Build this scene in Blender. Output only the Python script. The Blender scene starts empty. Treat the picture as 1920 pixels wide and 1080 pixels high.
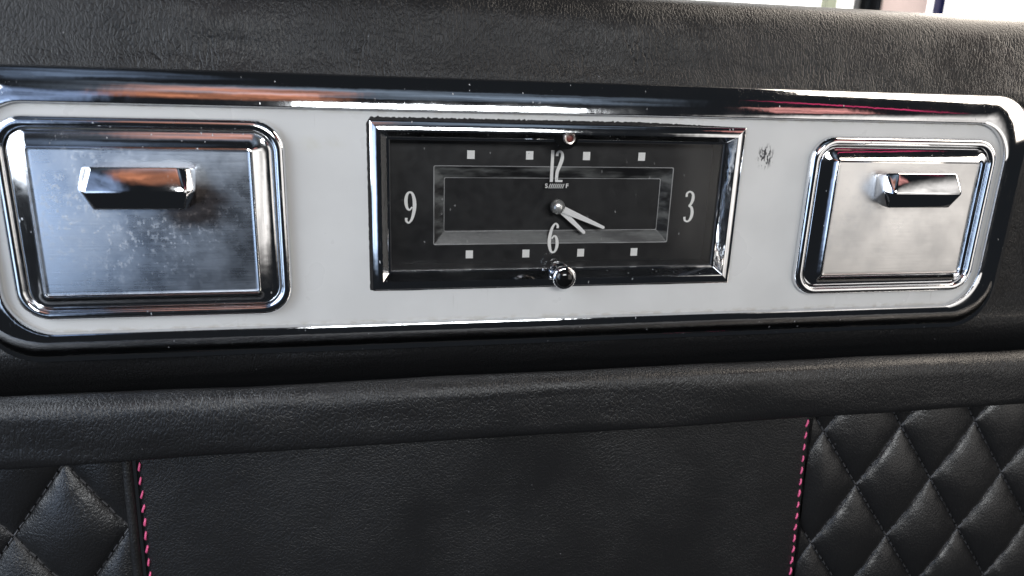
import bpy, bmesh, math, random
from mathutils import Vector, Matrix, noise
random.seed(7)
S = 0.001                                   # everything below is measured in millimetres
scene = bpy.context.scene
col = scene.collection

# ------------------------------------------------------------------ camera
cam_d = bpy.data.cameras.new('camera')
cam = bpy.data.objects.new('camera', cam_d); col.objects.link(cam)
cr = Vector((0.98125501, -0.18993509, 0.0326077))
cu = Vector((0.02342705, 0.28551321, 0.9580884))
cw = Vector((0.19128454, 0.93936514, -0.28461089))
cam.matrix_world = Matrix(((cr.x, cu.x, -cw.x, -86.14*S), (cr.y, cu.y, -cw.y, -313.87*S),
                           (cr.z, cu.z, -cw.z, 57.85*S), (0, 0, 0, 1)))
cam_d.sensor_width = 36; cam_d.lens = 1360/1920*36
cam_d.clip_start = 0.01; cam_d.clip_end = 50
cam_d.dof.use_dof = True; cam_d.dof.focus_distance = 0.335; cam_d.dof.aperture_fstop = 8
scene.camera = cam

# ------------------------------------------------------------------ world, lamps, exposure
world = bpy.data.worlds.new('World'); scene.world = world; world.use_nodes = True
bg = world.node_tree.nodes['Background']
bg.inputs[0].default_value = (0.75, 0.85, 1.0, 1); bg.inputs[1].default_value = 0.014

def area(name, loc, to, sx, sy, power, color, edge=0.1, patchy=0.2, along=None):
    """an area lamp for a window or an added reflection: soft at its edges and a little uneven"""
    l = bpy.data.lights.new(name, 'AREA'); l.shape = 'RECTANGLE'; l.size = sx; l.size_y = sy
    l.energy = power; l.color = color; l.use_nodes = True
    t = l.node_tree; em = t.nodes['Emission']
    def n(kind, **kw):
        x = t.nodes.new(kind)
        for k, v in kw.items(): setattr(x, k, v)
        return x
    p = n('ShaderNodeNewGeometry').outputs['Parametric']
    sep = n('ShaderNodeSeparateXYZ'); t.links.new(p, sep.inputs[0])
    f = None
    for c in (0, 1):
        pp = n('ShaderNodeMath', operation='PINGPONG'); t.links.new(sep.outputs[c], pp.inputs[0]); pp.inputs[1].default_value = 0.5
        mr = n('ShaderNodeMapRange', interpolation_type='SMOOTHSTEP'); t.links.new(pp.outputs[0], mr.inputs[0]); mr.inputs[2].default_value = edge
        if f is None: f = mr.outputs[0]
        else:
            m = n('ShaderNodeMath', operation='MULTIPLY'); t.links.new(f, m.inputs[0]); t.links.new(mr.outputs[0], m.inputs[1]); f = m.outputs[0]
    nz = n('ShaderNodeTexNoise'); t.links.new(p, nz.inputs['Vector']); nz.inputs['Scale'].default_value = 3.2; nz.inputs['Detail'].default_value = 3
    mr = n('ShaderNodeMapRange'); t.links.new(nz.outputs[0], mr.inputs[0])
    for q, v in ((1, 0.35), (2, 0.65), (3, 1-patchy), (4, 1+patchy)): mr.inputs[q].default_value = v
    m = n('ShaderNodeMath', operation='MULTIPLY'); t.links.new(f, m.inputs[0]); t.links.new(mr.outputs[0], m.inputs[1])
    t.links.new(m.outputs[0], em.inputs['Strength'])
    o = bpy.data.objects.new(name, l); col.objects.link(o)
    z = (Vector(loc) - Vector(to)).normalized()
    x = Vector(along) if along else Vector((0, 0, 1)).cross(z)
    x = (x - z*x.dot(z)).normalized(); y = z.cross(x)
    o.matrix_world = Matrix(((x.x, y.x, z.x, loc[0]), (x.y, y.y, z.y, loc[1]), (x.z, y.z, z.z, loc[2]), (0, 0, 0, 1)))
    return o
area('side_window_light', (-0.60, -0.20, 0.19), (0.0, -0.22, 0.03), 0.62, 0.52, 5.6, (0.84, 0.91, 1.0))
area('far_window_light', (0.46, 0.09, 0.30), (-0.3, -0.06, 0.12), 0.48, 0.54, 5.8, (1.0, 0.89, 0.77), 0.05)
area('added_right_light', (0.46, -0.45, 0.0), (-0.1, -0.22, 0.0), 0.56, 0.50, 1.0, (1.0, 0.95, 0.90), 0.2, 0.5)  # added lamp: pale reflections for the right lid and quilting
area('added_left_light', (-0.58, -0.50, -0.10), (-0.1, -0.12, -0.12), 0.46, 0.34, 0.72, (0.60, 0.76, 1.0), 0.25, 0.4)  # added lamp: bluish fill for the lower left leather
area('rear_window_light', (0.06, -1.05, 0.38), (0.05, 0.0, 0.0), 0.56, 0.24, 7.2, (0.97, 0.99, 1.0))
area('added_warm_light', (-0.25, -0.52, 0.44), (-0.15, 0.0, 0.05), 0.34, 0.36, 0.16, (1.0, 0.38, 0.20), 0.25, 0.6)  # added lamp: orange chrome reflection in place of an unseen arm
area('added_blue_light', (-0.74, -0.75, 0.16), (-0.15, 0.0, 0.05), 0.62, 1.1, 1.15, (0.46, 0.63, 1.0), 0.2, 0.7)  # added lamp: blue reflections in the left chrome and lid
area('added_top_light', (-0.05, -0.60, 0.62), (0.0, -0.05, 0.0), 1.1, 0.36, 0.24, (0.62, 0.78, 1.0), 0.25, 0.8)  # added lamp: lightens the top bevels of the ashtrays
area('added_top_left_light', (-0.45, -0.16, 0.60), (-0.25, -0.05, 0.0), 0.40, 0.40, 0.07, (0.50, 0.68, 1.0), 0.3, 0.8)  # added lamp: dim blue for the upper left of the surround
area('added_pink_light', (0.50, -0.50, 0.36), (0.13, 0.0, 0.05), 0.16, 0.16, 0.05, (1.0, 0.42, 0.38), 0.2, 0.5)  # added lamp: pink patch mirrored in the right of the surround
area('added_red_light', (0.43, -0.28, 0.33), (0.17, 0.0, 0.05), 0.28, 0.02, 0.012, (1.0, 0.06, 0.22), 0.3, 0.3, along=(0.11, 0.05, -0.23))  # added thin lamp: draws a magenta line in the surround

scene.render.engine = 'CYCLES'
scene.cycles.use_denoising = True
scene.cycles.max_bounces = 10; scene.cycles.transparent_max_bounces = 12
scene.cycles.caustics_reflective = False; scene.cycles.caustics_refractive = False
scene.cycles.sample_clamp_indirect = 6
scene.view_settings.view_transform = 'Standard'; scene.view_settings.look = 'None'
scene.view_settings.exposure = 0.22; scene.view_settings.gamma = 1
scene.view_settings.use_curve_mapping = False

# ------------------------------------------------------------------ material helpers
class NT:
    def __init__(s, name):
        s.m = bpy.data.materials.new(name); s.m.use_nodes = True
        s.t = s.m.node_tree; s.b = s.t.nodes['Principled BSDF']; s.out = s.t.nodes['Material Output']
        s.co = s.n('ShaderNodeTexCoord').outputs['Object']
    def n(s, kind, **kw):
        x = s.t.nodes.new(kind)
        for k, v in kw.items(): setattr(x, k, v)
        return x
    def link(s, a, b): s.t.links.new(a, b)
    def put(s, node, key, val):
        if hasattr(val, 'is_output') or isinstance(val, bpy.types.NodeSocket): s.link(val, node.inputs[key])
        else: node.inputs[key].default_value = val
    def mapping(s, scale=(1, 1, 1), rot=(0, 0, 0), loc=(0, 0, 0), src=None):
        x = s.n('ShaderNodeMapping'); s.link(src or s.co, x.inputs[0])
        x.inputs['Location'].default_value = loc; x.inputs['Rotation'].default_value = rot; x.inputs['Scale'].default_value = scale
        return x.outputs[0]
    def noise(s, vec, scale, detail=3, rough=0.5, dist=0):
        x = s.n('ShaderNodeTexNoise'); s.link(vec, x.inputs['Vector'])
        x.inputs['Scale'].default_value = scale; x.inputs['Detail'].default_value = detail
        x.inputs['Roughness'].default_value = rough; x.inputs['Distortion'].default_value = dist
        return x.outputs[0]
    def noisec(s, vec, scale):
        x = s.n('ShaderNodeTexNoise'); s.link(vec, x.inputs['Vector']); x.inputs['Scale'].default_value = scale
        return x.outputs[1]
    def voro(s, vec, scale, feature='F1', out=0):
        x = s.n('ShaderNodeTexVoronoi', feature=feature); s.link(vec, x.inputs['Vector']); x.inputs['Scale'].default_value = scale
        return x.outputs[out]
    def math(s, op, a, b=0.0, c=0.0, clamp=False):
        x = s.n('ShaderNodeMath', operation=op, use_clamp=clamp)
        for i, v in enumerate((a, b, c)): s.put(x, i, v)
        return x.outputs[0]
    def vmath(s, op, a, b):
        x = s.n('ShaderNodeVectorMath', operation=op); s.put(x, 0, a); s.put(x, 1, b); return x.outputs[0]
    def vscale(s, a, f):
        x = s.n('ShaderNodeVectorMath', operation='SCALE'); s.put(x, 0, a); s.put(x, 'Scale', f); return x.outputs[0]
    def ramp(s, v, lo, hi, a=0.0, b=1.0):
        x = s.n('ShaderNodeMapRange', interpolation_type='SMOOTHSTEP'); s.put(x, 0, v)
        for i, k in enumerate((lo, hi, a, b)): s.put(x, i+1, k)
        return x.outputs[0]
    def mix(s, f, a, b):
        x = s.n('ShaderNodeMix', data_type='RGBA'); s.put(x, 0, f)
        for k, v in ((6, a), (7, b)):
            if isinstance(v, tuple): v = (*v, 1) if len(v) == 3 else v
            s.put(x, k, v)
        return x.outputs[2]
    def bump(s, h, strength, dist, normal=None):
        x = s.n('ShaderNodeBump'); s.put(x, 'Height', h); x.inputs['Strength'].default_value = strength
        x.inputs['Distance'].default_value = dist
        if normal is not None: s.link(normal, x.inputs['Normal'])
        return x.outputs[0]
    def set(s, **kw):
        for k, v in kw.items():
            k = k.replace('_', ' ')
            k = {'Specular': 'Specular IOR Level', 'Coat': 'Coat Weight'}.get(k, k)
            if isinstance(v, tuple) and len(v) == 3: v = (*v, 1)
            s.put(s.b, k, v)
        return s

def leather(name, rot=0.0, stretch=2.2, grain=360, strength=0.55, base=(0.012, 0.012, 0.0125), rough=0.42, crease=0.6, spec=0.5):
    k = NT(name)
    v = k.vmath('ADD', k.co, k.vscale(k.noisec(k.co, 45), 0.010))
    v = k.mapping((1, 1, 1/stretch), (0, rot, 0), src=v)
    big = k.noise(k.co, 17, 2)
    amp = k.ramp(big, 0.30, 0.68, 0.35, 1.0)
    v2 = k.vmath('ADD', v, k.vscale(k.noisec(v, 800), 0.0012))
    pebble = k.ramp(k.voro(v2, grain*1.7, 'DISTANCE_TO_EDGE'), 0.0, 0.22)
    h = k.math('ADD', k.math('MULTIPLY', k.noise(v, grain*2.4, 3, 0.6), 1.1), k.math('MULTIPLY', pebble, 0.42))
    h = k.math('MULTIPLY', h, amp)
    # longer creases in scattered places
    vc = k.mapping((1, 1, 0.22), (0, rot*1.6, 0))
    n = k.noise(vc, grain*0.7, 1, 0.5, 0.3)
    cre = k.math('SUBTRACT', 1.0, k.ramp(k.math('ABSOLUTE', k.math('SUBTRACT', n, 0.5)), 0.0, 0.045))
    cre = k.math('MULTIPLY', cre, k.ramp(k.noise(k.co, 36, 1), 0.54, 0.68))
    h = k.math('SUBTRACT', h, k.math('MULTIPLY', cre, crease*0.6))
    nrm = k.bump(h, strength, 0.0006)
    r = k.ramp(big, 0.3, 0.7, rough-0.05, rough+0.06)
    x = k.n('ShaderNodeTexVoronoi'); k.link(k.co, x.inputs['Vector']); x.inputs['Scale'].default_value = 260
    sep = k.n('ShaderNodeSeparateColor'); k.link(x.outputs[1], sep.inputs[0])
    d = k.math('MULTIPLY', k.math('LESS_THAN', x.outputs[0], 0.09), k.math('GREATER_THAN', sep.outputs[0], 0.975))
    k.set(Base_Color=k.mix(k.math('MULTIPLY', d, 0.5), base, (0.22, 0.22, 0.23)), Roughness=r, Specular=spec, Normal=nrm)
    return k.m

def specks(k, scale, size, keep, stretch=1.0):
    v = k.mapping((1, 1, 1/stretch))
    v = k.vmath('ADD', v, k.vscale(k.noisec(v, 900), 0.0007))
    x = k.n('ShaderNodeTexVoronoi'); k.link(v, x.inputs['Vector']); x.inputs['Scale'].default_value = scale
    sep = k.n('ShaderNodeSeparateColor'); k.link(x.outputs[1], sep.inputs[0])
    return k.math('MULTIPLY', k.ramp(x.outputs[0], size, size*0.6), k.math('GREATER_THAN', sep.outputs[0], keep))

def chrome(name, wear=0.12, rough=0.035, base=(0.80, 0.81, 0.83)):
    k = NT(name)
    sp = k.math('MULTIPLY', specks(k, 700, 0.21, 1-wear, 2.2), k.ramp(k.noise(k.co, 28, 2), 0.46, 0.60))
    smear = k.ramp(k.noise(k.mapping((1, 1, 1)), 55, 4), 0.42, 0.75)
    r = k.math('ADD', k.math('MULTIPLY', smear, 0.05), rough)
    r = k.math('ADD', r, k.math('MULTIPLY', sp, 0.45))
    scr = k.noise(k.mapping((2200, 2200, 60)), 1.0, 1)
    scr = k.math('MULTIPLY', k.ramp(scr, 0.66, 0.75), k.ramp(k.noise(k.co, 70, 2), 0.5, 0.65))
    h = k.math('ADD', k.math('MULTIPLY', k.noise(k.co, 120, 2), 1.0), k.math('MULTIPLY', sp, 0.35))
    nrm = k.bump(h, 0.09, 0.0008)
    met = k.math('SUBTRACT', 1.0, k.math('MULTIPLY', sp, 0.75))
    c = k.mix(sp, base, (0.46, 0.47, 0.49))
    k.set(Base_Color=c, Metallic=met, Roughness=k.math('ADD', r, k.math('MULTIPLY', scr, 0.18)), Normal=nrm)
    return k.m

def brushed(name, wear=0.3, tint=(0.66, 0.68, 0.72), rough=0.30, cloud=0.1, reflection_amount=0.0):
    k = NT(name)
    br = k.noise(k.mapping((60, 60, 2600)), 1.0, 2)
    n = k.noise(k.mapping((1, 1, 0.8)), 620, 4, 0.62)
    # wear gathers round the handle, where fingers went (ashtray-local position)
    p = k.mapping((1/0.044, 0, 1/0.030), loc=(0.25, 0, -0.046/0.030))
    ln = k.n('ShaderNodeVectorMath', operation='LENGTH'); k.link(p, ln.inputs[0])
    near = k.ramp(ln.outputs['Value'], 1.25, 0.35, 0.12, 1.0)
    patch = k.math('MULTIPLY', k.ramp(k.noise(k.co, 60, 3), 0.36, 0.66, 0.15, 1.0), near)
    haze = k.math('MULTIPLY', k.ramp(k.noise(k.co, 90, 4, 0.6), 0.38, 0.72), patch)
    spots = k.math('MULTIPLY', k.ramp(n, 0.55, 0.66), patch)
    sp2 = k.math('MULTIPLY', specks(k, 820, 0.30, 1-wear*0.6, 1.5), near)
    s = k.math('ADD', k.math('MULTIPLY', spots, wear*1.5), k.math('ADD', k.math('MULTIPLY', sp2, wear*1.2), k.math('MULTIPLY', haze, wear*0.5)), clamp=True)
    cl = k.noise(k.co, 38, 4, 0.6)
    r = k.math('ADD', k.ramp(cl, 0.3, 0.7, rough-0.07-cloud*0.5, rough-0.07+cloud), k.math('MULTIPLY', br, 0.10))
    r = k.math('ADD', r, k.math('MULTIPLY', s, 0.25))
    nrm = k.bump(k.math('ADD', k.math('MULTIPLY', br, 0.7), k.math('MULTIPLY', s, 0.6)), 0.09, 0.0003)
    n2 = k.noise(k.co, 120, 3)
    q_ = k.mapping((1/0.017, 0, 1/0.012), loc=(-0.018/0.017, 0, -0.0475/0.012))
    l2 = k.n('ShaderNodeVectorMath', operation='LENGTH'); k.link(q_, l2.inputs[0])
    painted_reflection = k.math('MULTIPLY', k.ramp(k.math('ADD', l2.outputs['Value'], k.math('MULTIPLY', n2, 0.7)), 1.45, 0.8), reflection_amount)  # brown reflection beside the handle, painted into the lid colour
    tint2 = k.mix(k.math('MULTIPLY', k.ramp(cl, 0.5, 0.75), cloud*3), tint, tuple(c*0.72 for c in tint))
    k.set(Base_Color=k.mix(painted_reflection, k.mix(s, tint2, (0.50, 0.52, 0.55)), (0.10, 0.065, 0.045)), Metallic=k.math('SUBTRACT', 1.0, k.math('MULTIPLY', s, 0.6)),
          Roughness=r, Normal=nrm, Anisotropic=0.3)
    return k.m

def plain(name, base, rough=0.5, metallic=0.0, spec=0.5, bump=0.0, bscale=900, vary=0.1):
    k = NT(name)
    n = k.noise(k.co, bscale*0.25, 4)
    dark = tuple(c*(1-vary) for c in base); lite = tuple(min(1, c*(1+vary)) for c in base)
    k.set(Base_Color=k.mix(n, dark, lite), Roughness=k.ramp(n, 0.3, 0.7, rough*0.9, rough*1.1), Metallic=metallic, Specular=spec)
    if bump: k.set(Normal=k.bump(k.noise(k.co, bscale, 3), bump, 0.0004))
    return k.m

def paint_material():
    k = NT('white_enamel')
    n = k.noise(k.co, 30, 4)
    c = k.mix(k.ramp(n, 0.35, 0.7), (0.62, 0.615, 0.60), (0.575, 0.57, 0.555))
    # faint yellowed smear between the ashtray and the clock
    def blob(cx, cz, rx, rz):
        p = k.mapping((1/(rx*S), 0, 1/(rz*S)), loc=(-cx/rx, 0, -(cz+66)/rz))
        ln = k.n('ShaderNodeVectorMath', operation='LENGTH'); k.link(p, ln.inputs[0])
        return k.ramp(ln.outputs['Value'], 1.0, 0.2)
    sm = k.math('MULTIPLY', blob(-106, 27, 15, 5), k.ramp(k.noise(k.co, 160, 3), 0.35, 0.7))
    c = k.mix(k.math('MULTIPLY', sm, 0.35), c, (0.52, 0.50, 0.40))
    sx = k.n('ShaderNodeSeparateXYZ'); k.link(k.co, sx.inputs[0])
    gn = k.noise(k.mapping((1, 1, 3)), 220, 4, 0.6)
    grime = k.math('MULTIPLY', k.ramp(sx.outputs[2], 0.0168, 0.0138), k.ramp(gn, 0.42, 0.62))
    grime = k.math('MAXIMUM', grime, k.math('MULTIPLY', k.ramp(sx.outputs[2], 0.1050, 0.1072), k.ramp(gn, 0.45, 0.65)))
    c = k.mix(k.math('MULTIPLY', grime, 0.4), c, (0.34, 0.29, 0.21))
    hair = k.noise(k.mapping((900, 900, 45), (0, math.radians(20), 0)), 1.0, 1)
    hair = k.math('MULTIPLY', k.ramp(hair, 0.72, 0.80), k.ramp(k.noise(k.co, 40, 1), 0.52, 0.66))
    c = k.mix(k.math('MULTIPLY', hair, 0.3), c, (0.30, 0.28, 0.25))
    # black rubbed flecks beside the clock
    fl = k.noise(k.mapping((1, 1, 0.42), (0, math.radians(-25), 0)), 900, 2)
    f1 = k.math('MULTIPLY', blob(96.5, 24, 5.5, 7), k.ramp(fl, 0.50, 0.62))
    f1 = k.math('MULTIPLY', f1, 1.5, clamp=True)
    f2 = specks(k, 150, 0.10, 0.975, 2.5)
    f = k.math('MAXIMUM', f1, k.math('MULTIPLY', f2, 0.55))
    c = k.mix(f, c, (0.03, 0.03, 0.035))
    k.set(Base_Color=c, Roughness=k.ramp(n, 0.3, 0.7, 0.26, 0.36), Specular=0.5, Normal=k.bump(k.noise(k.co, 400, 2), 0.03, 0.0005))
    return k.m

def dust_glare_material():
    k = NT('dust_glare_black')
    n = k.noise(k.mapping((0.35, 1, 1.6)), 110, 4, 0.6)  # pale patches: dust, plus glare painted onto the recess slopes
    k.set(Base_Color=k.mix(k.ramp(n, 0.40, 0.72), (0.014, 0.014, 0.015), (0.15, 0.155, 0.15)), Roughness=k.ramp(n, 0.4, 0.7, 0.28, 0.6))
    return k.m

def translucent(name, color):
    k = NT(name)
    a = k.n('ShaderNodeBsdfTranslucent'); a.inputs[0].default_value = (*color, 1)
    n = k.noise(k.mapping((1, 1, 0.2)), 25, 3)
    k.link(k.mix(n, tuple(c*0.8 for c in color), color), a.inputs[0])
    m = k.n('ShaderNodeMixShader'); m.inputs[0].default_value = 0.85
    k.set(Base_Color=color, Roughness=0.4)
    k.link(k.b.outputs[0], m.inputs[1]); k.link(a.outputs[0], m.inputs[2]); k.link(m.outputs[0], k.out.inputs[0])
    return k.m

def glass_material():
    k = NT('clear_lens')
    tr = k.n('ShaderNodeBsdfTransparent'); gl = k.n('ShaderNodeBsdfGlossy'); df = k.n('ShaderNodeBsdfDiffuse')
    gl.inputs['Roughness'].default_value = 0.03; df.inputs['Color'].default_value = (0.7, 0.7, 0.68, 1)
    fr = k.n('ShaderNodeFresnel'); fr.inputs['IOR'].default_value = 1.3
    m1 = k.n('ShaderNodeMixShader'); k.link(fr.outputs[0], m1.inputs[0]); k.link(tr.outputs[0], m1.inputs[1]); k.link(gl.outputs[0], m1.inputs[2])
    dust = k.math('MULTIPLY', k.ramp(k.noise(k.co, 60, 5, 0.6), 0.35, 0.8), 0.006)
    dust = k.math('ADD', dust, k.math('MULTIPLY', specks(k, 520, 0.2, 0.955, 1.8), 0.18))
    m2 = k.n('ShaderNodeMixShader'); k.link(dust, m2.inputs[0]); k.link(m1.outputs[0], m2.inputs[1]); k.link(df.outputs[0], m2.inputs[2])
    k.link(m2.outputs[0], k.out.inputs[0])
    return k.m

def emitter(name, color, strength):
    k = NT(name)
    k.set(Base_Color=(0, 0, 0), Emission_Color=color, Emission_Strength=strength, Specular=0.0)
    return k.m

M = dict(
    pad=leather('padded_vinyl', math.radians(14), 2.6, 430, 0.62, rough=0.38, crease=1.0, spec=0.26),
    rail=leather('rail_vinyl', math.radians(-10), 1.7, 380, 0.52, rough=0.37, crease=0.7),
    panel=leather('panel_vinyl', math.radians(40), 1.3, 420, 0.46, rough=0.40, crease=0.3),
    quilt=leather('quilted_vinyl', math.radians(70), 1.3, 420, 0.36, rough=0.34, crease=0.3, spec=0.6),
    chrome=chrome('worn_chrome', 0.08, 0.05),
    chrome_clean=chrome('bright_chrome', 0.03, 0.03),
    chrome_old=chrome('pitted_chrome', 0.17, 0.08),
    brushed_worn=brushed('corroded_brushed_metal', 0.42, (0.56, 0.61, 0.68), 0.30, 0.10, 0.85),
    brushed=brushed('brushed_metal', 0.10, (0.68, 0.67, 0.66), 0.36, 0.13),
    paint=paint_material(),
    dial=plain('satin_black', (0.011, 0.011, 0.012), 0.38, spec=0.4, bump=0.03, vary=0.1),
    case=plain('black_case', (0.035, 0.035, 0.037), 0.45, bump=0.05),
    rim=plain('painted_edge_glint', (0.30, 0.30, 0.30), 0.32, vary=0.9, bscale=260),  # uneven pale grey paints the glints along the recess edges
    gasket=plain('black_rubber', (0.008, 0.007, 0.007), 0.8, bump=0.3, bscale=2000),
    ink=plain('white_ink', (0.93, 0.92, 0.89), 0.55, vary=0.03),
    hand=plain('silver_white_hand', (0.94, 0.93, 0.91), 0.35, metallic=0.0, vary=0.04),
    steel=plain('satin_steel', (0.88, 0.88, 0.86), 0.26, metallic=0.8, vary=0.1),
    brass=plain('aged_copper', (0.62, 0.56, 0.52), 0.28, metallic=0.95, vary=0.15),
    red=plain('dark_red_core', (0.16, 0.03, 0.02), 0.5),
    blackgloss=plain('black_gloss', (0.006, 0.006, 0.006), 0.06, vary=0.05),
    pink=plain('pink_thread', (0.86, 0.13, 0.30), 0.5, bump=0.3, bscale=2500, vary=0.15),
    thread=plain('grey_thread', (0.09, 0.09, 0.095), 0.6, vary=0.1),
    lens=glass_material(), dust_glare=dust_glare_material(),
    sky=emitter('overexposed_daylight', (1.0, 0.985, 0.96), 2.6),
    post=plain('navy_post', (0.03, 0.04, 0.16), 0.4),
    postblack=plain('black_post', (0.01, 0.01, 0.012), 0.5),
    pinkish=translucent('pinkish_frosted_pane', (0.92, 0.82, 0.79)),
    green=translucent('green_tinted_pane', (0.84, 0.86, 0.74)),
)

# ------------------------------------------------------------------ object helpers
def empty(name, loc, label=None, cat=None, group=None):
    o = bpy.data.objects.new(name, None); col.objects.link(o); o.location = Vector(loc)*S
    o.empty_display_size = 0.01
    return tag(o, label, cat, group)
def tag(o, label=None, cat=None, group=None, kind=None):
    for k, v in (('label', label), ('category', cat), ('group', group), ('kind', kind)):
        if v: o[k] = v
    return o
def obj(name, bm, mat, parent=None, smooth=40, weld=True):
    """bm is in world millimetres; the object is placed under its parent without moving."""
    if weld: bmesh.ops.remove_doubles(bm, verts=bm.verts, dist=1e-4)
    bmesh.ops.recalc_face_normals(bm, faces=bm.faces)
    off = Vector((0, 0, 0)); p = parent
    while p is not None: off += p.location; p = p.parent
    for v in bm.verts: v.co = v.co*S - off
    ang = math.radians(smooth)
    for f in bm.faces: f.smooth = smooth > 0
    for e in bm.edges:
        if len(e.link_faces) == 2:
            if e.calc_face_angle(0) > ang: e.smooth = False
    me = bpy.data.meshes.new(name); bm.to_mesh(me); bm.free()
    me.materials.append(M[mat])
    o = bpy.data.objects.new(name, me); col.objects.link(o)
    if parent is not None: o.parent = parent
    return o
def rrect(x0, x1, z0, z1, r, n=10):
    pts = []
    for cx, cz, a0 in ((x1-r, z1-r, 0), (x0+r, z1-r, 90), (x0+r, z0+r, 180), (x1-r, z0+r, 270)):
        for i in range(n+1):
            a = math.radians(a0 + 90*i/n); pts.append((cx + r*math.cos(a), cz + r*math.sin(a)))
    return pts
def loft(loops, cap_last=False, cap_first=False, bm=None):
    """loops: list of (points2d, y)"""
    bm = bm or bmesh.new(); rows = []
    for pts, y in loops: rows.append([bm.verts.new((p[0], y, p[1])) for p in pts])
    n = len(rows[0])
    for a, b in zip(rows, rows[1:]):
        for i in range(n): bm.faces.new((a[i], a[(i+1) % n], b[(i+1) % n], b[i]))
    if cap_last: bm.faces.new(rows[-1])
    if cap_first: bm.faces.new(rows[0][::-1])
    return bm
def catmull(pts, per=6):
    out = []; P = [pts[0]] + list(pts) + [pts[-1]]
    for i in range(1, len(P)-2):
        for k in range(per):
            t = k/per; a, b, c, d = P[i-1], P[i], P[i+1], P[i+2]
            out.append(tuple(0.5*((2*b[j]) + (-a[j]+c[j])*t + (2*a[j]-5*b[j]+4*c[j]-d[j])*t*t + (-a[j]+3*b[j]-3*c[j]+d[j])*t**3) for j in range(len(b))))
    out.append(tuple(pts[-1])); return out
def sheet(profile, xs, wob=0.0, seed=0, closed=False, shape=None):
    """profile of (y,z) swept along x, with soft unevenness"""
    bm = bmesh.new(); grid = []
    for x in xs:
        r = []
        for i, (y, z) in enumerate(profile):
            d = noise.noise(Vector((x*0.011+seed, i*0.09, seed)))*wob + noise.noise(Vector((x*0.04, i*0.22, seed+5)))*wob*0.3
            if shape: y2, z2 = shape(x, y, z)
            else: y2, z2 = y, z
            r.append(bm.verts.new((x, y2 + d, z2 + d*0.5)))
        grid.append(r)
    m = len(profile)
    for a, b in zip(grid, grid[1:]):
        for i in range(m if closed else m-1):
            j = (i+1) % m; bm.faces.new((a[i], a[j], b[j], b[i]))
    return bm
def frange(a, b, n): return [a + (b-a)*i/n for i in range(n+1)]
def lathe(profile, cx, cz, n=32, knurl=None, bm=None):
    """profile of (radius, y) turned about the y axis at (cx, cz)"""
    bm = bm or bmesh.new(); rows = []
    for q, (r, y) in enumerate(profile):
        row = []
        for i in range(n):
            rr = r
            if knurl and q in knurl: rr += 0.14 if i % 2 else -0.14
            a = 2*math.pi*i/n; row.append(bm.verts.new((cx + rr*math.cos(a), y, cz + rr*math.sin(a))))
        rows.append(row)
    for a, b in zip(rows, rows[1:]):
        for i in range(n): bm.faces.new((a[i], a[(i+1) % n], b[(i+1) % n], b[i]))
    bm.faces.new(rows[-1]); bm.faces.new(rows[0][::-1])
    return bm
def hull(points):
    bm = bmesh.new()
    for p in points: bm.verts.new(p)
    r = bmesh.ops.convex_hull(bm, input=bm.verts)
    bmesh.ops.delete(bm, geom=[v for v in r['geom_interior'] if isinstance(v, bmesh.types.BMVert)], context='VERTS')
    return bm
def bevel(bm, w, seg=2, angle=20):
    es = [e for e in bm.edges if len(e.link_faces) == 2 and e.calc_face_angle(0) > math.radians(angle)]
    bmesh.ops.bevel(bm, geom=es, offset=w, segments=seg, affect='EDGES', profile=0.6)
    return bm
def box(x0, x1, y0, y1, z0, z1, bm=None):
    bm = bm or bmesh.new()
    v = [bm.verts.new((x, y, z)) for x in (x0, x1) for y in (y0, y1) for z in (z0, z1)]
    for f in ((0, 1, 3, 2), (4, 6, 7, 5), (0, 4, 5, 1), (2, 3, 7, 6), (0, 2, 6, 4), (1, 5, 7, 3)): bm.faces.new([v[i] for i in f])
    return bm

# ------------------------------------------------------------------ upholstered seat back
seat = empty('seat_back', (0, 20, -280), 'black vinyl seat back with padded rail, quilted sides and pink stitching', 'seat back')
prof = catmull([(44, -104), (34, -97), (24, -90), (17, -83), (12, -78), (8.5, -73), (7.2, -69), (7.2, -64), (9, -56), (11, -20), (11, 20), (9, 44),
                (7.0, 51), (7.2, 56), (8.6, 62), (9.6, 69), (10.6, 77), (13.0, 84.4), (18.2, 90.2), (27, 93.1), (37, 93.7), (52, 92), (66, 86), (74, 74), (76, 40)], 5)
def hollow(x, y, z):                       # opening behind the trim panel for the clock body
    k = max(0, min(1, (110-abs(x))/12))*max(0, min(1, (44-abs(z+3))/8))
    return y + 22*k, z
obj('padding', sheet(prof, frange(-380, 380, 190), 0.9, 3, shape=hollow), 'pad', seat)
rp = catmull([(-5.5, -101), (-5.0, -92), (-5.6, -83), (-7.6, -77.4), (-11, -74.9), (-14.8, -74.6), (-18.6, -76.3), (-20.4, -79.8), (-21, -85), (-21.1, -94), (-20.6, -100), (-18.8, -103.2), (-14, -104.2), (-8, -103.8)], 5)
obj('padded_rail', sheet(rp, frange(-380, 380, 190), 0.9, 11, closed=True), 'rail', seat)
TL = math.tan(math.radians(4.5))
def ylow(z): return -10 + (z + 103)*TL
XL, XR = -188.4, 137.0
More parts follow.
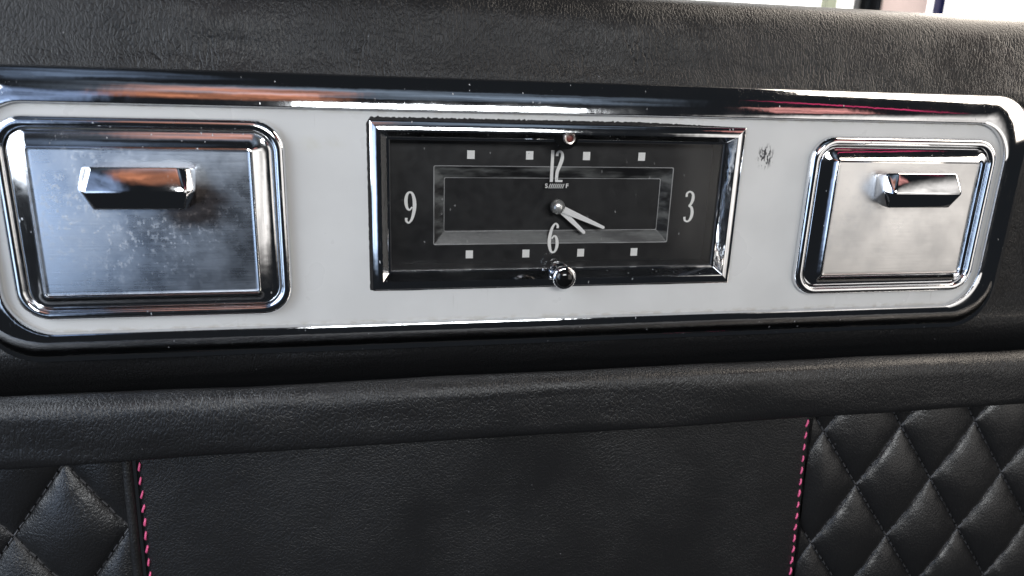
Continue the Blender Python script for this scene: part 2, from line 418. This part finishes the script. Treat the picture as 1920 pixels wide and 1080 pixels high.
def panel_mesh(x0, x1, z0, z1, nx, nz, seed, amp, e0, e1):
    bm = bmesh.new(); g = []
    for i in range(nx+1):
        # finer columns close to the seams
        t = i/nx; x = x0 + (x1-x0)*(t - 0.12*math.sin(2*math.pi*t))
        row = []
        for j in range(nz+1):
            z = z1 + (z0-z1)*j/nz
            d = noise.noise(Vector((x*0.014, z*0.02, seed)))*amp
            ed = min(x-x0, x1-x)
            d += 3.0*math.exp(-max(ed, 0)/1.6)
            row.append(bm.verts.new((x, ylow(z) + d, z)))
        g.append(row)
    for a, b in zip(g, g[1:]):
        for j in range(nz): bm.faces.new((a[j], a[j+1], b[j+1], b[j]))
    return bm
centre = obj('centre_panel', panel_mesh(XL, XR, -285, -97, 120, 50, 2, 1.2, 1, 1), 'panel', seat)
# pink saddle stitches: one mesh, many copies
def stitch_bm():
    bm = bmesh.new(); rows = []
    for q, (t, rr) in enumerate(((-1, .12), (-.82, .75), (-.4, 1.0), (.1, 1.0), (.6, .9), (.88, .6), (1, .12))):
        row = []
        for i in range(8):
            a = 2*math.pi*i/8
            row.append(bm.verts.new((0.34*math.sin(t*2.2) + 0.54*rr*math.cos(a), -0.15 + 0.45*rr*math.sin(a) + 0.75*t*t, 2.25*t)))
        rows.append(row)
    for a, b in zip(rows, rows[1:]):
        for i in range(8): bm.faces.new((a[i], a[(i+1) % 8], b[(i+1) % 8], b[i]))
    bm.faces.new(rows[0][::-1]); bm.faces.new(rows[-1])
    bmesh.ops.recalc_face_normals(bm, faces=bm.faces)
    for f in bm.faces: f.smooth = True
    for v in bm.verts: v.co *= S
    return bm
sm = bpy.data.meshes.new('stitch'); b_ = stitch_bm(); b_.to_mesh(sm); b_.free(); sm.materials.append(M['pink'])
for x in (-186.2, 133.5):
    z = -104.5
    while z > -282:
        o = bpy.data.objects.new('stitch', sm); col.objects.link(o); o.parent = centre
        o.location = Vector((x + random.uniform(-.15, .15), ylow(z) - 0.1, z))*S - seat.location
        o.rotation_euler = (math.radians(-4.5), random.uniform(-.10, .10), 0); o.scale = (random.uniform(.85, 1.1), 1, random.uniform(.86, 1.06))
        z -= 6.55
# welt piping left of the centre panel
bm = bmesh.new(); rows = []
for j in range(61):
    z = -97 - j*188/60
    rows.append([bm.verts.new((-190.7 + 2.0*math.cos(a), ylow(z) - 0.5 + 2.3*math.sin(a), z)) for a in [2*math.pi*i/14 for i in range(14)]])
for a, b in zip(rows, rows[1:]):
    for i in range(14): bm.faces.new((a[i], a[(i+1) % 14], b[(i+1) % 14], b[i]))
obj('piping', bm, 'panel', seat)
# quilted side panels
def quilt(x0, x1, apx, apz, side):
    """side = +1: seam edge is x0, -1: seam edge is x1"""
    bmk = bmesh.new(); W, H = 46.4, 65.0
    v = [bmk.verts.new((x, ylow(z) + 5.2, z)) for x in (x0, x1) for z in (-285, -97)]
    bmk.faces.new((v[0], v[1], v[3], v[2]))
    back = obj('quilted_panel', bmk, 'quilt', seat, smooth=0)
    threads = bmesh.new()
    seam = x0 if side > 0 else x1
    def hgt(x, z):
        return 0
    N = 18
    for r in range(-3, 8):
        for c in range(-2, 8):
            cx = apx + side*(c*W + (W/2 if r % 2 else 0)); cz = apz - H/2 - r*H/2
            if cx + W/2 < x0 + 1 or cx - W/2 > x1 - 1 or cz - H/2 > -98 or cz + H/2 < -284: continue
            if abs(cx - seam) > 210: continue
            bm = bmesh.new(); g = []
            for i in range(N+1):
                row = []
                for j in range(N+1):
                    u = 0.5 - 0.5*math.cos(math.pi*i/N); w = 0.5 - 0.5*math.cos(math.pi*j/N)
                    x = cx + (u - w)*W/2; z = cz + (u + w - 1)*H/2
                    f = (max(0, 4*u*(1-u))*max(0, 4*w*(1-w)))
                    h = 5.2*f**0.50 * (0.93 + 0.07*noise.noise(Vector((cx, cz, 3))))
                    # puckers drawn in by the stitches
                    e = min(u, 1-u, w, 1-w)
                    h -= 1.0*math.exp(-e/0.08)*(0.5 + 0.5*math.cos(2*math.pi*9*(u if min(w, 1-w) < min(u, 1-u) else w)))
                    dx = (x - seam)*side
                    if dx < 0: x = seam; dx = 0
                    h *= min(1, 0.25 + dx/9.0)**0.6 if dx < 9 else 1
                    h += noise.noise(Vector((x*.06, z*.06, 9)))*0.5*f
                    x = min(max(x, x0), x1); z = min(max(z, -284), -97)
                    row.append(bm.verts.new((x, ylow(z) + 4.4 - h, z)))
                g.append(row)
            for a, b in zip(g, g[1:]):
                for j in range(N):
                    q = [a[j], a[j+1], b[j+1], b[j]]
                    bm.faces.new(q)
            bmesh.ops.dissolve_degenerate(bm, edges=bm.edges, dist=1e-3)
            if len(bm.faces) < 6: bm.free(); continue
            obj('quilt_diamond', bm, 'quilt', back, smooth=50)
            # black seam thread along the two upper edges
            for sx in (-1, 1):
                for q in range(9):
                    t0, t1 = (q+.12)/9, (q+.88)/9
                    p = [Vector((cx + sx*t*W/2, 0, cz + (1-t)*H/2)) for t in (t0, t1)]
                    if any((a.x-seam)*side < 1.5 or a.x < x0 or a.x > x1 or a.z > -99 or a.z < -284 for a in p): continue
                    d = (p[1]-p[0]).normalized(); n = Vector((-d.z, 0, d.x))*0.42
                    top = ylow(p[0].z) + 4.4
                    vs = [threads.verts.new((a + n*s_ + Vector((0, top - 0.55 + yy, 0)))) for a in p for s_, yy in ((-1, .3), (0, -.35), (1, .3))]
                    threads.faces.new((vs[0], vs[1], vs[4], vs[3])); threads.faces.new((vs[1], vs[2], vs[5], vs[4]))
    t = obj('seam_thread', threads, 'thread', back, smooth=60, weld=False); t['kind'] = 'stuff'
quilt(138.4, 345, 147.0, -118.3, 1)
quilt(-345, -192.6, -217.0, -109.0, -1)

# ------------------------------------------------------------------ trim panel: chrome surround and white plate
trim = empty('trim_panel', (0, 6, -66), 'long white enamel panel in a rounded chrome surround on the seat back', 'trim panel'); trim['kind'] = 'thing'
PX0, PX1, PZ0, PZ1 = -232.6, 226.4, -52.8, 42.3
def around(o, y, top=None, r=19):
    """rounded outline grown outwards by o; the top may grow more"""
    top = o if top is None else top
    g = o*1.44 if o > 0 else o
    return (rrect(PX0-g, PX1+(g*1.35 if o > 0 else g), PZ0-g, PZ1+top, r + (g+top)*0.2, 16), y)
bez = [around(-1.1, 1.0), around(-1.0, -2.2), around(-.75, -2.7), around(-.3, -2.9), around(.5, -2.74, .7), around(2.0, -2.25, 2.8),
       around(4.0, -1.2, 5.7), around(6.2, .3, 8.4), around(7.8, 1.7, 10.4), around(8.8, 2.8, 11.6), around(9.4, 3.7, 12.3), around(9.6, 4.6, 12.5), around(9.6, 12, 12.5)]
obj('chrome_surround', loft(bez), 'chrome', trim, smooth=30)
bm = bmesh.new()
def ring_edges(pts, y):
    vs = [bm.verts.new((p[0], y, p[1])) for p in pts]
    return [bm.edges.new((vs[i], vs[(i+1) % len(vs)])) for i in range(len(vs))]
ed = ring_edges(rrect(PX0, PX1, PZ0, PZ1, 19, 16), 0) + ring_edges([(82, 34), (-82, 34), (-82, -34), (82, -34)], 0)
bmesh.ops.triangle_fill(bm, use_beauty=True, edges=ed)
ex = bmesh.ops.extrude_edge_only(bm, edges=[e for e in bm.edges if len(e.link_faces) == 1])
for v in ex['geom']:
    if isinstance(v, bmesh.types.BMVert): v.co.y = 1.6
obj('white_plate', bm, 'paint', trim, smooth=20)

# ------------------------------------------------------------------ ashtrays
def ashtray(cx, cz, k, hx, label, chrome_m, lid_m):
    t = empty('ashtray', (cx, 0, cz-40), label, 'ashtray', 'ashtrays in the trim panel')
    R = lambda a, b, r, y: (rrect(cx-a*k, cx+a*k, cz-b*k, cz+b*k, r*k, 12), y)
    obj('frame', loft([R(53, 40.6, 12, -.15), R(53, 40.6, 12, -1.4), R(52.6, 40.2, 11.7, -2.5), R(51.9, 39.5, 11.2, -3.3), R(50.8, 38.4, 10.3, -3.8), R(49.8, 37.4, 9.6, -3.7),
                       R(49.0, 36.6, 9.0, -3.1), R(48.6, 36.2, 8.6, -2.2), R(48.3, 35.9, 8.4, -1.0)]), chrome_m, t, smooth=50)
    lid = obj('lid', loft([R(48.0, 35.6, 8.0, -.8), R(47.9, 35.5, 7.9, -2.1), R(47.5, 35.1, 7.5, -2.5), R(46.7, 34.3, 6.9, -2.7), R(41.0, 30.0, 1.6, -5.1), R(40.5, 29.5, 1.3, -5.8), R(40.0, 29.0, 1.0, -5.95)]), chrome_m, t, smooth=32)
    fc = loft([R(40.0, 29.0, 1.0, -5.95), R(39.4, 28.4, .9, -5.65), R(38.8, 27.8, .8, -5.7)], cap_last=True)
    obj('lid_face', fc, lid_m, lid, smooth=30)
    hz = 10.0; y0 = -5.6; P = []
    for s in (-1, 1):
        P += [(hx+s*20.3, y0, hz+7.0), (hx+s*19.6, y0, hz-6.0),
              (hx+s*19.4, y0-6.0, hz+8.3), (hx+s*15.6, y0-8.8, hz+8.7),      # upper back edge and its chamfer
              (hx+s*21.2, y0-8.0, hz-0.4), (hx+s*18.0, y0-12.0, hz-0.6),      # ridge
              (hx+s*18.2, y0-4.6, hz-7.6), (hx+s*16.4, y0-7.2, hz-8.2)]       # lower edge
    obj('handle', bevel(hull(P), .9, 3, 12), 'chrome_clean', lid, smooth=25)
    return t
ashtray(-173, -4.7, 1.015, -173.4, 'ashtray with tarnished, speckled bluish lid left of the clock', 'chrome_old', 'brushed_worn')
ashtray(170, -4.9, 0.96, 173, 'ashtray with clean pale brushed lid right of the clock', 'chrome', 'brushed')

# ------------------------------------------------------------------ clock
clock = empty('clock', (0, 6, -37), 'rectangular chrome framed black clock with white numerals between the two ashtrays', 'clock')
rc = lambda hx, hz, y, r=.35, cz=0: (rrect(-hx, hx, cz-hz, cz+hz, r, 3), y)
def perimeter(hx, hz, n=110):
    out = []
    for (ax, az), (bx_, bz), m in (((hx, hz), (-hx, hz), n*2), ((-hx, hz), (-hx, -hz), n), ((-hx, -hz), (hx, -hz), n*2), ((hx, -hz), (hx, hz), n)):
        for i in range(m): out.append((ax+(bx_-ax)*i/m, az+(bz-az)*i/m))
    return out
outer = []
for (x, z) in perimeter(84.6, 36.6):
    if z > 36.5:
        k = 1.5 + 0.7*noise.noise(Vector((x*.9, 1, 0))) + 0.35*noise.noise(Vector((x*3.1, 4, 0)))
        k *= min(1, max(.1, (86 - x)/50)); outer.append((x, z+.4+max(0, k)))
    elif x < -84.5: outer.append((x-1.75-.16*noise.noise(Vector((z*.5, 7, 0))), z))
    elif z < -36.5: outer.append((x, z-.45-.5*max(0, noise.noise(Vector((x*.05, 9, 0))))))
    else: outer.append((x+.25, z))
obj('gasket', loft([(outer, -.12), (perimeter(83, 35), -.12), (perimeter(82.4, 34.4), 2)]), 'gasket', clock, smooth=0)
obj('bezel', loft([rc(85, 37, 1.5), rc(85, 37, -.35), rc(84.5, 36.5, -.75), rc(81.1, 33.1, -1.85), rc(80.6, 32.6, -1.75), rc(78.0, 30.0, 2.9), rc(77.1, 29.1, 3.1), rc(77.0, 29.0, 4.2)]), 'chrome', clock, smooth=25)
obj('case', loft([rc(77.4, 29.4, 4.0), rc(76.8, 28.8, 4.0), rc(76.4, 28.4, 13.4)]), 'case', clock, smooth=25)
CZ = -1.3
dial = obj('dial', loft([rc(76.9, 28.9, 13.0), (rrect(-57.2, 57.2, CZ-18.2, CZ+18.2, .8, 3), 13.0)]), 'dial', clock, smooth=20)
obj('recess', loft([(rrect(-57.2, 57.2, CZ-18.2, CZ+18.2, .8, 3), 13.0), (rrect(-56.6, 56.6, CZ-17.6, CZ+17.6, .7, 3), 13.2),
                         (rrect(-52.6, 52.6, CZ-12.9, CZ+12.9, .5, 3), 15.8), (rrect(-52, 52, CZ-12.3, CZ+12.3, .4, 3), 16.0)]), 'dust_glare', dial, smooth=20)
for hx, hz, y, w in ((57.3, 18.3, 12.93, .42), (52.3, 12.6, 15.72, .34)):
    obj('recess_rim_glint', loft([(rrect(-hx, hx, CZ-hz, CZ+hz, .8, 3), y+.1), (rrect(-hx, hx, CZ-hz, CZ+hz, .8, 3), y), (rrect(-hx+w, hx-w, CZ-hz+w, CZ+hz-w, .6, 3), y+.05), (rrect(-hx+w, hx-w, CZ-hz+w, CZ+hz-w, .6, 3), y+.2)]), 'rim', dial, smooth=20)
obj('sunk_face', loft([(rrect(-52, 52, CZ-12.3, CZ+12.3, .4, 3), 16.0), (rrect(-51.4, 51.4, CZ-11.7, CZ+11.7, .4, 3), 16.05)], cap_last=True), 'dial', dial, smooth=20)
YD = 12.85
def strokes(name, segs, parent=dial, mat='ink'):
    """each seg: list of (x, z, width) smoothed into a thick ribbon"""
    bm = bmesh.new()
    for q, seg in enumerate(segs):
        pts = catmull(seg, 7) if len(seg) > 2 else seg
        n = len(pts); rows = []
        for i, (x, z, w) in enumerate(pts):
            a = pts[max(0, i-1)]; b = pts[min(n-1, i+1)]
            d = Vector((b[0]-a[0], b[1]-a[1])); d = d.normalized() if d.length else Vector((0, 1))
            nx, nz = -d.y*w/2, d.x*w/2
            y = YD - .12*i/n - .13*q
            rows.append([bm.verts.new((x+nx, y, z+nz)), bm.verts.new((x-nx, y, z-nz)), bm.verts.new((x-nx, y+.10, z-nz)), bm.verts.new((x+nx, y+.10, z+nz))])
        for a, b in zip(rows, rows[1:]):
            for i in range(4): bm.faces.new((a[i], a[(i+1) % 4], b[(i+1) % 4], b[i]))
        bm.faces.new(rows[0][::-1]); bm.faces.new(rows[-1])
    return obj(name, bm, mat, parent, smooth=0, weld=False)
Z12 = 9.8
strokes('numeral', [[(-2.7, Z12, 1.5), (-2.7, Z12+14.6, 1.5)],
                    [(-.55, Z12+11.9, 1.3), (-.4, Z12+13.3, 1.2), (.7, Z12+14.1, 1.0), (1.85, Z12+12.9, 1.3), (1.8, Z12+10.6, 1.7), (.9, Z12+7.6, 1.7), (-.1, Z12+5, 1.6), (-.35, Z12+2.6, 1.5), (-.35, Z12+.1, 1.4)],
                    [(-.9, Z12+.5, 1.0), (2.5, Z12+.5, 1.0)]])
def six(cx, z0, flip=1):
    H = 15.0
    raw = [(1.75, 12.2, 1.25), (1.7, 13.6, 1.05), (.55, 14.4, .85), (-.9, 12.4, 1.25), (-1.85, 8.4, 1.6), (-1.95, 4.6, 1.6), (-1.2, 1.4, 1.2), (.1, .5, .85), (1.3, 1.6, 1.2), (1.85, 4.4, 1.55), (1.4, 7.4, 1.25), (.3, 8.5, .8), (-.9, 7.2, .7)]
    if flip > 0: return [[(cx+x, z0+z, w) for x, z, w in raw]]
    return [[(cx-x, z0+H-z, w) for x, z, w in raw]]
strokes('numeral', six(-.3, -24.3))
strokes('numeral', six(-67.8, -9.6, -1))
strokes('numeral', [[(65.2, 2.9, 1.2), (65.3, 4.6, 1.0), (66.8, 5.4, .85), (68.3, 4.2, 1.25), (68.5, 1.6, 1.55), (67.6, -.8, 1.2), (66.6, -1.5, .8)],
                    [(66.7, -1.5, .8), (68.2, -2.4, 1.3), (68.8, -5.2, 1.6), (68.2, -7.9, 1.35), (66.8, -9.2, .85), (65.3, -8.5, 1.0), (65.0, -6.9, 1.25)]])
for x in (-40.5, -13.5, 13.5, 40.5):
    for z in (21.9, -24.2):
        obj('hour_marker', box(x-1.7, x+1.7, YD-.1, YD+.1, z-1.9, z+1.9), 'ink', dial, smooth=0)
# slow / fast regulator scale under the twelve
def glyph(ch, cx, cz, size):
    c = bpy.data.curves.new('glyph', 'FONT'); c.body = ch; c.size = size; c.align_x = 'CENTER'; c.align_y = 'CENTER'; c.extrude = .06; c.offset = size*0.02
    o = bpy.data.objects.new('glyph', c); col.objects.link(o)
    dg = bpy.context.evaluated_depsgraph_get(); me = bpy.data.meshes.new_from_object(o.evaluated_get(dg))
    bm = bmesh.new(); bm.from_mesh(me)
    for v in bm.verts: v.co = Vector((cx + v.co.x, YD - v.co.z, cz + v.co.y))
    bpy.data.objects.remove(o); bpy.data.meshes.remove(me); bpy.data.curves.remove(c)
    return bm
obj('scale_letter', glyph('S', -5.0, 7.9, 2.9), 'ink', dial, smooth=0)
obj('scale_letter', glyph('F', 4.9, 7.9, 2.9), 'ink', dial, smooth=0)
bm = bmesh.new()
for i in range(8):
    x = -3.4 + i*.93
    v = [bm.verts.new((x + a + (.38 if z else -.38), y, 7.9 + (1.05 if z else -1.05))) for a in (-.19, .19) for y in (YD-.08, YD+.08) for z in (0, 1)]
    for f in ((0, 1, 3, 2), (4, 6, 7, 5), (0, 4, 5, 1), (2, 3, 7, 6), (0, 2, 6, 4), (1, 5, 7, 3)): bm.faces.new([v[k] for k in f])
obj('scale_ticks', bm, 'ink', dial, smooth=0)
# hands and hub
def hand(tx, tz, w0, w1, y):
    o = Vector((0, 0, CZ)); t = Vector((tx, 0, tz)); d = (t-o).normalized(); n = Vector((-d.z, 0, d.x)); P = []
    for q, w in ((o, w0), (t, w1)):
        for s_ in (-1, 1): P += [q + n*w*s_ + Vector((0, y+.3, 0)), q + n*w*s_ + Vector((0, y, 0))]
        P.append(q + Vector((0, y-.12, 0)))
    P.append(t + d*.6 + Vector((0, y+.1, 0)))
    return hull(P)
obj('hour_hand', hand(14.0, -13.9, 1.5, .75, 10.6), 'hand', clock, smooth=15)
obj('minute_hand', hand(23.1, -11.3, 1.75, .7, 9.4), 'hand', clock, smooth=15)
obj('hub', lathe([(2.3, 12.6), (2.3, 10.9), (3.0, 10.2), (3.4, 9.2), (3.45, 8.3), (3.2, 7.3), (2.7, 6.5), (2.0, 5.95), (1.0, 5.65), (.1, 5.6)], -.2, CZ+.2, 28), 'steel', clock, smooth=50)
obj('lens', box(-77.2, 77.2, 4.35, 4.8, -29.2, 29.2), 'lens', clock, smooth=0)
# adjusting socket at the top and the setting knob below
tab = [(5.2*math.cos(a), 31.6 + 5.4*math.sin(a)) for a in [math.radians(180 + 180*i/14) for i in range(15)]] + [(5.2, 32.6), (-5.2, 32.6)]
obj('socket_tab', loft([(tab, 3.2), (tab, -.6)], cap_last=True, cap_first=True), 'blackgloss', clock, smooth=30)
sk = obj('adjusting_socket', lathe([(2.7, 2.5), (2.7, -2.0), (2.3, -2.6), (1.7, -2.5), (1.4, -1.2)], .9, 31.0, 24), 'brass', clock, smooth=35)
obj('socket_core', lathe([(1.35, -.6), (1.35, -1.5), (.5, -1.7)], .9, 31.0, 16), 'red', sk, smooth=35)
kn = obj('setting_knob', lathe([(4.9, 3.0), (5.0, .2), (4.5, -1.2), (3.4, -1.7), (3.2, -5.2), (3.6, -5.8), (5.1, -6.4), (5.35, -7.0), (5.35, -8.9), (5.0, -9.5), (4.3, -9.8)], 0, -30.4, 48, knurl=(7, 8)), 'chrome_clean', clock, smooth=38)
obj('knob_cap', lathe([(4.25, -9.4), (4.2, -10.0), (3.7, -10.7), (2.7, -11.3), (1.4, -11.65), (.15, -11.75)], 0, -30.4, 32), 'blackgloss', kn, smooth=50)

# ------------------------------------------------------------------ what shows past the top of the seat back
bm = bmesh.new(); v = [bm.verts.new(p) for p in ((-900, 1500, -300), (2600, 1500, -300), (2600, 1500, 1200), (-900, 1500, 1200))]; bm.faces.new(v)
tag(obj('sky', bm, 'sky', None, smooth=0), 'overexposed white daylight beyond the seat back', None, None, 'structure')

frame = empty('door_window_frame', (600, 600, 0), 'dark posts and pinkish pane of a door window past the seat top', 'window frame'); frame['kind'] = 'thing'
for name, x0, x1, y0, m in (('tinted_pane', 508, 524, 606, 'green'), ('outer_post', 552, 562, 600, 'postblack'), ('chrome_strip', 562.5, 566, 598, 'chrome_clean'),
                            ('centre_post', 568, 579, 602, 'postblack'), ('chrome_strip', 580, 584, 598, 'chrome_clean'), ('frosted_pane', 586, 664, 612, 'pinkish'), ('slim_post', 673, 681, 600, 'post')):
    obj(name, bevel(box(x0, x1, y0, y0+14, -60, 420), 1.5, 2), m, frame, smooth=40)
